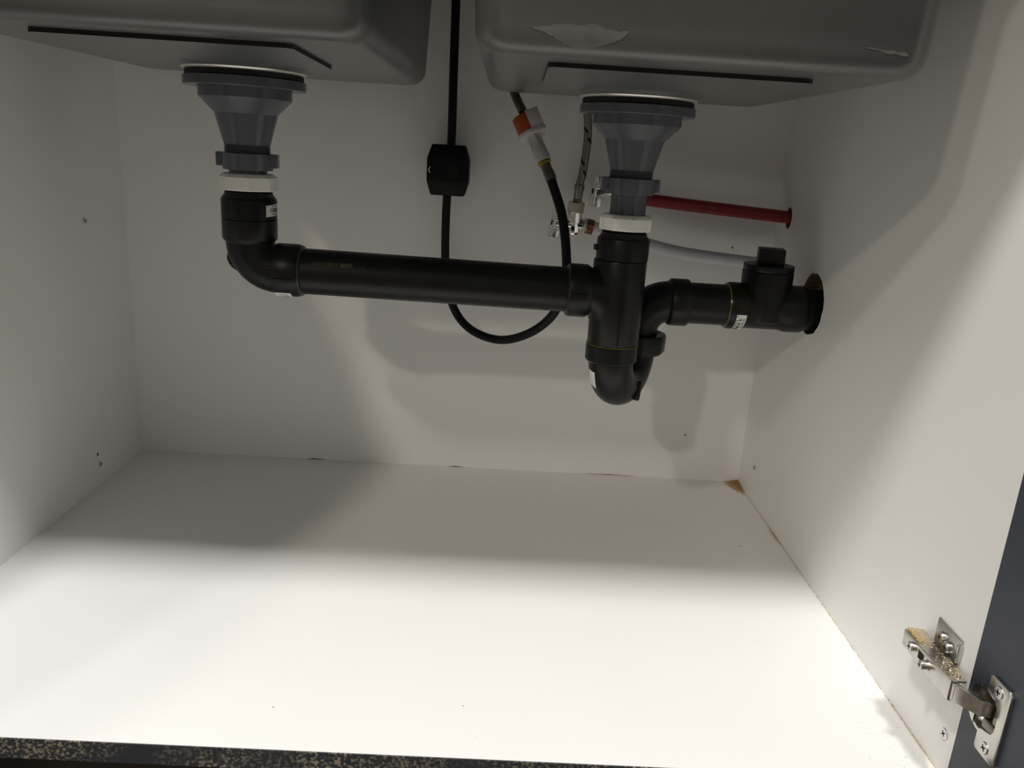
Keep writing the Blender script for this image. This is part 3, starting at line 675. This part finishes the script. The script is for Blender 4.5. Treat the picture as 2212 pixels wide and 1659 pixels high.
def pex_text(bm):
    u2, v2, a2 = frame(rd, F_); s2 = 1 if v2.z < 0 else -1
    for an0 in (-1.25, 0.05, ):
        def fn(x, y):
            an = s2 * (an0 + x / 0.0097); d = u2 * math.cos(an) + v2 * math.sin(an)
            return r0 + a2 * (0.0085 - y) + d * (0.0097 + 0.0002)
        # black band behind the letters
        patch(bm, r0, rd, F_, 0.0097, s2 * (an0 - 0.06), s2 * (an0 + 1.05), 0.0018, 0.0088, 0.0001, 6)
part('ring_band', 'copper_print', coldp, pex_text, smooth=False)
def pex_letters(bm):
    u2, v2, a2 = frame(rd, F_); s2 = 1 if v2.z < 0 else -1
    for an0 in (-1.22, 0.08):
        def fn(x, y):
            an = s2 * (an0 + x / 0.0097); d = u2 * math.cos(an) + v2 * math.sin(an)
            return r0 + a2 * (0.0030 + y) + d * (0.0097 + 0.00025)
        wrap_text(bm, 'PEX', 0.0062, fn)
part('lettering', 'copper', coldp, pex_letters, smooth=False)
part('stop_collar', 'white_plastic', coldp, lambda bm: lathe(bm, r0 - rd * 0.0032, rd, [(0.0080, 0), (0.0093, 0.0003), (0.0093, 0.0028), (0.0080, 0.0030)], 40))

# ------------------------------------------------------------------ screws in the side panels
def cross_screw(bm_head, bm_slot, r, h):
    lathe(bm_head, (0, 0, 0), (0, 0, 1), [(r, 0), (r, h * 0.80), (r * 0.94, h * 0.95), (r * 0.82, h)], 28)
    for a in (0, PI / 2):
        box(bm_slot, (-r * 0.55, -r * 0.11, h * 0.5), (r * 0.55, r * 0.11, h + 0.00012), mx=Matrix.Rotation(a, 4, 'Z'))
def make_screw(name, r, h, m='screw'):
    b1, b2 = bmesh.new(), bmesh.new(); cross_screw(b1, b2, r, h)
    hd = obj(name, b1, m); sl = obj('slot', b2, 'slot', None, smooth=False); sl.parent = hd
    return hd
def place(o, loc, normal, roll=0.0):
    q = Vector((0, 0, 1)).rotation_difference(Vector(normal).normalized()) @ Quaternion((0, 0, 1), roll)
    o.rotation_mode = 'QUATERNION'; o.rotation_quaternion = q; o.location = loc; return o
ps = make_screw('panel_screw', 0.0037, 0.0016)
G = 'panel screws'
tag(ps, 'small silver screw high on the left cabinet panel', 'screw', G); place(ps, (0.0, 0.4788, 0.3383), (1, 0, 0), 0.4)
s2 = copy_tree(ps); tag(s2, 'small silver screw low on the left cabinet panel near the floor', 'screw', G); place(s2, (0.0, 0.4643, 0.0273), (1, 0, 0), 0.1)
s3 = copy_tree(ps); tag(s3, 'small silver screw low on the right panel near the sawdust corner', 'screw', G); place(s3, (W, 0.5233, 0.0486), (-1, 0, 0), 0.3)
s4 = make_screw('cam_bolt', 0.0046, 0.0014); tag(s4, 'silver bolt head on the right panel just below the hinge', 'bolt'); place(s4, (W, 0.0125, 0.0332), (-1, 0, 0), 0.7)
wl = bpy.data.objects['wall_left']
part('screw_hole', 'chipboard', wl, lambda bm: lathe(bm, (0.0001, 0.4607, 0.0417), (1, 0, 0), [(0.0024, 0), (0.0022, 0.0003)], 16))
part('screw_hole', 'slot', wl, lambda bm: lathe(bm, (0.0003, 0.4606, 0.0421), (1, 0, 0), [(0.0012, 0), (0.0012, 0.0003)], 12))

# ------------------------------------------------------------------ door and hinge
DT = 0.019
def door(bm): holed_panel(bm, (W + 0.0003, -0.0002, -0.016), (0, -1, 0), (0, 0, 1), (1, 0, 0), (0.43, 0.62), [(0.0226, 0.083 + 0.016, 0.0176, 0.0176)], DT, through=False)
structure('door_1', ['door', 'door'], door, 'blue-grey cabinet door standing open at the right edge')
structure('door_2', 'door', lambda bm: box(bm, (-0.0195, -0.434, -0.016), (-0.0005, -0.004, 0.604), bev=0.001, mx=Matrix.Translation((-0.012, -0.002, 0)) @ Matrix.Rotation(math.radians(-9), 4, 'Z')), 'blue-grey cabinet door standing open beyond the left edge')
hg = thing('cabinet_hinge', 'silver concealed hinge joining the right panel to the open door', 'hinge', (W, 0.03, 0.0885))
XO = W - 0.0205                                     # outer face of the hinge arm
mp = part('mounting_plate', 'hinge', hg, lambda bm: [box(bm, (W - 0.0022, 0.0155, 0.0620), (W - 0.0001, 0.0500, 0.1140), bev=0.0008), box(bm, (W - 0.0105, 0.0060, 0.0830), (W - 0.0020, 0.0660, 0.0922), bev=0.0008),
                                                     box(bm, (W - 0.0050, 0.0140, 0.0955), (W - 0.0005, 0.0172, 0.1105), bev=0.0008)])
def arm(bm):
    # channel: outer face plus top and bottom flanges, widening towards the front
    o0 = [(0.0612, 0.0818), (0.0612, 0.0944), (0.010, 0.0952), (0.004, 0.0968), (-0.0095, 0.0970), (-0.0095, 0.0812), (0.012, 0.0800)]
    prism(bm, [(XO, y, z) for y, z in o0], (0.0014, 0, 0), bev=0.0003)
    for (za, zb) in ((0.0932, 0.0944), (0.0806, 0.0818)):
        d = 0.0012 if za > .09 else 0
        prism(bm, [(XO + .0004, 0.0612, zb - .0004), (XO + .0004, -0.0095, (0.0970 if za > .09 else 0.0816) - .0004), (XO + .0115, -0.0095, (0.0970 if za > .09 else 0.0816) - .0004),
                   (XO + .0175, 0.004, zb), (XO + .0175, 0.0280, zb - .0004), (XO + .0140, 0.0300, zb - .0004), (XO + .0140, 0.0480, zb - .0004), (XO + .0165, 0.0500, zb - .0004), (XO + .0165, 0.0612, zb - .0004)], (0, 0, -0.0012))
am = part('hinge_arm', 'hinge', hg, arm, sharp=25)
part('slot', 'slot', am, lambda bm: box(bm, (XO - 0.0002, 0.0285, 0.0850), (XO + 0.0004, 0.0362, 0.0915)), smooth=False)
for (y, z) in ((0.0165, 0.0962), (0.0065, 0.0968), (-0.004, 0.0972)):
    part('rivet', 'hinge', am, lambda bm: lathe(bm, (XO + 0.0085, y, z - 0.0016), (0, 0, 1), [(0.0017, 0), (0.0017, 0.0012), (0.0010, 0.0022)], 16))
def hinge_screw(parent, loc, nrm, r, h, roll):
    b1, b2 = bmesh.new(), bmesh.new(); cross_screw(b1, b2, r, h)
    q = (Vector((0, 0, 1)).rotation_difference(Vector(nrm).normalized()) @ Quaternion((0, 0, 1), roll)).to_matrix().to_4x4(); mx = Matrix.Translation(loc) @ q
    for b in (b1, b2): bmesh.ops.transform(b, matrix=mx, verts=b.verts[:])
    s = obj('screw', b1, 'hinge', parent); sl = obj('slot', b2, 'slot', parent, smooth=False)
    return s
hinge_screw(am, (XO, 0.0461, 0.0878), (-1, 0, 0), 0.0040, 0.0030, 0.3)
hinge_screw(am, (XO, 0.0226, 0.0872), (-1, 0, 0), 0.0036, 0.0060, 0.2)
part('washer', 'hinge', am, lambda bm: lathe(bm, (XO, 0.0226, 0.0872), (-1, 0, 0), [(0.0046, 0), (0.0046, 0.0006)], 24))
hinge_screw(mp, (W - 0.0022, 0.0385, 0.1025), (-1, 0, 0), 0.0044, 0.0034, 0.5)
hinge_screw(mp, (W - 0.0022, 0.0285, 0.1000), (-1, 0, 0), 0.0044, 0.0042, 0.1)
hinge_screw(mp, (W - 0.0022, 0.0330, 0.0710), (-1, 0, 0), 0.0044, 0.0034, 0.2)
def link(bm):
    # bent lever from the arm tip into the cup
    pts = [Vector((XO + 0.0010, -0.0085, 0)), Vector((XO + 0.0020, -0.0125, 0)), Vector((W - 0.0075, -0.0295, 0)), Vector((W + 0.0070, -0.0315, 0))]
    wd = [(0.0815, 0.0950), (0.0815, 0.0950), (0.0822, 0.0944), (0.0826, 0.0940)]
    for (i0, i1) in ((0, 1), (1, 2), (2, 3)):
        a, b = pts[i0], pts[i1]; d = (b - a).normalized(); nrm = Vector((-d.y, d.x, 0)); 
        if nrm.x < 0: nrm = -nrm
        A = [a + Vector((0, 0, wd[i0][0])), a + Vector((0, 0, wd[i0][1])), b + Vector((0, 0, wd[i1][1])), b + Vector((0, 0, wd[i1][0]))]
        prism(bm, A, nrm * 0.0042, bev=0.0004)
part('link', 'hinge', hg, link, sharp=25)
YC, ZCUP = -0.0228, 0.0830
def cup(bm):
    # open cup sunk into the door: rim ring, wall and floor
    n = 48; x0 = W + 0.0002; ring = []
    for (r, x) in ((0.0183, x0 - 0.0004), (0.0183, x0 - 0.0012), (0.0160, x0 - 0.0012), (0.0158, x0 + 0.009), (0.0001, x0 + 0.010)):
        ring.append([bm.verts.new((x, YC + r * math.cos(2 * PI * k / n), ZCUP + r * math.sin(2 * PI * k / n))) for k in range(n)])
    for i in range(4):
        for k in range(n): bm.faces.new((ring[i][k], ring[i][(k + 1) % n], ring[i + 1][(k + 1) % n], ring[i + 1][k]))
cp = part('hinge_cup', 'hinge', hg, cup)
def cup_plate(bm):
    y0, y1 = -0.0475, -0.0232; z0, z1 = 0.0525, 0.1145; x = W - 0.0022
    outer = [(y1, z1 - .002), (y1 - .002, z1), (y0 + .003, z1), (y0, z1 - .003), (y0, z0 + .003), (y0 + .003, z0), (y1 - .002, z0), (y1, z0 + .002)]
    # opening towards the cup (scalloped inner edge)
    inner = [(y1, 0.0680), (-0.0270, 0.0705), (-0.0330, 0.0720), (-0.0370, 0.0735), (-0.0388, 0.0765), (-0.0394, 0.0830), (-0.0390, 0.0900), (-0.0370, 0.0945), (-0.0330, 0.0975), (-0.0270, 0.0990), (y1, 0.1000)]
    prism(bm, [(x, y, z) for y, z in outer + inner], (0.0024, 0, 0), bev=0.0004)
cpl = part('cup_plate', 'hinge', hg, cup_plate, sharp=25)
part('cup_inside', 'hinge_dark', cp, lambda bm: [box(bm, (W - 0.0015, -0.0395, 0.0705), (W + 0.0085, -0.0240, 0.0795), bev=0.0018), box(bm, (W - 0.0010, -0.0420, 0.0800), (W + 0.0080, -0.0335, 0.0925), bev=0.0012)], sharp=25)
part('cup_cover', 'hinge', cp, lambda bm: prism(bm, [(W - 0.0016, YC + 0.0178 * math.cos(t), ZCUP + 0.0178 * math.sin(t)) for t in [-1.15 + 2.3 * i / 16 for i in range(17)]], (0.0014, 0, 0)), sharp=25)
hinge_screw(cpl, (W - 0.0021, -0.0345, 0.1068), (-1, 0, 0), 0.0046, 0.0009, 0.2)
hinge_screw(cpl, (W - 0.0021, -0.0345, 0.0600), (-1, 0, 0), 0.0046, 0.0009, 0.5)

# ------------------------------------------------------------------ sawdust and crumbs
def flakes(bm, items):
    for (c, s) in items:
        q = Quaternion((random.uniform(-.25, .25), random.uniform(-.25, .25), 1), random.uniform(0, PI))
        a = s * random.uniform(.5, 1.3); b = s * random.uniform(.25, .6); h = s * random.uniform(.12, .35)
        vs = [bm.verts.new(Vector(c) + q @ Vector(p)) for p in ((-a, -b * .6, 0), (a * .7, -b, 0), (a, b * .7, 0), (-a * .6, b, 0), (0, 0, h))]
        for i in range(4): bm.faces.new((vs[i], vs[(i + 1) % 4], vs[4]))
        bm.faces.new((vs[3], vs[2], vs[1], vs[0]))
corner = []
for k in range(2600):
    # densest right in the corner, thinning along both seams
    u = abs(random.gauss(0, 1)); v = abs(random.gauss(0, 1))
    x = W - 0.0006 - u * 0.0085; y = D - 0.0006 - v * 0.018
    if (W - x) / 0.030 + (D - y) / 0.062 > 1: continue
    corner.append(((x, y, max(0.0002, 0.0045 * (1 - (W - x) / 0.020 - (D - y) / 0.050) * random.random())), random.uniform(.0004, .0011)))
for k in range(160):
    corner.append(((W - 0.012 - abs(random.gauss(0, 0.03)), D - 0.004 - abs(random.gauss(0, .009)), 0.0001), random.uniform(.0003, .0008)))
tag(part('sawdust', 'sawdust', None, lambda bm: flakes(bm, corner), smooth=False), 'brown sawdust heaped in the rear right floor corner', 'sawdust', kind='stuff')
seam = []
for k in range(5200):
    y = random.uniform(0.004, 0.54)
    dens = 0.35 + 0.65 * math.exp(-((y - 0.41) / 0.025) ** 2) + 0.5 * math.exp(-((y - .04) / .04) ** 2)
    if random.random() > dens: continue
    seam.append(((W - 0.0002 - abs(random.gauss(0, 0.0006)), y, 0.0001 + random.random() * .0008), random.uniform(.0002, .0005)))
for k in range(240):
    y = random.gauss(0.412, 0.010); seam.append(((W - 0.0005 - abs(random.gauss(0, 0.0022)), y, 0.0003), random.uniform(.0003, .0007)))
for k in range(700):
    y = random.choice((random.uniform(0.17, 0.36), random.uniform(0.25, .33))); seam.append(((W - 0.001 - abs(random.gauss(0, 0.011)), y, 0.0001), random.uniform(.00015, .00035)))
tag(part('sawdust', 'sawdust_pale', None, lambda bm: flakes(bm, seam), smooth=False), 'thin line of pale sawdust along the foot of the right panel', 'sawdust', kind='stuff')
crumbs = []
for (x, y) in ((0.0587, .5066), (.009, .5541), (.0318, .4636), (.0067, .4633), (.2146, .5697), (.5432, .5771), (.821, .379), (.3409, .0474), (.4966, .0601), (.017, .468), (.055, .545)):
    crumbs.append(((x, y, 0.0001), 0.0011))
for k in range(90):
    crumbs.append(((W - 0.004 - abs(random.gauss(0, 0.022)), 0.012 + abs(random.gauss(0, 0.055)), 0.0001), random.uniform(.0002, .00055)))
for k in range(160):
    crumbs.append(((random.uniform(0.03, W - .03), random.uniform(0.01, D - .02), 0.0001), random.uniform(.0002, .0005)))
tag(part('crumbs', 'crumb', None, lambda bm: flakes(bm, crumbs), smooth=False), 'tiny dark crumbs scattered over the white cabinet bottom', 'crumbs', kind='stuff')
dust = []
for k in range(2600):
    t = random.random(); y = 0.0605 - 0.030 * abs(random.gauss(0, .45)) if t < .7 else random.uniform(-0.008, 0.060)
    if y < -0.008: continue
    x = XO + 0.001 + abs(random.gauss(0, .005)) if t < .7 else random.uniform(XO + .001, XO + .014)
    if x > XO + 0.0165: continue
    base = 0.0944 + max(0, (0.03 - y)) * 0.066
    dust.append(((x, y, base + random.random() * (0.0026 if (y > 0.040) else 0.0005)), random.uniform(.00025, .0006)))
tag(part('sawdust', 'sawdust_pale', None, lambda bm: flakes(bm, dust), smooth=False), 'pale sawdust lying on top of the silver hinge arm', 'sawdust', kind='stuff')
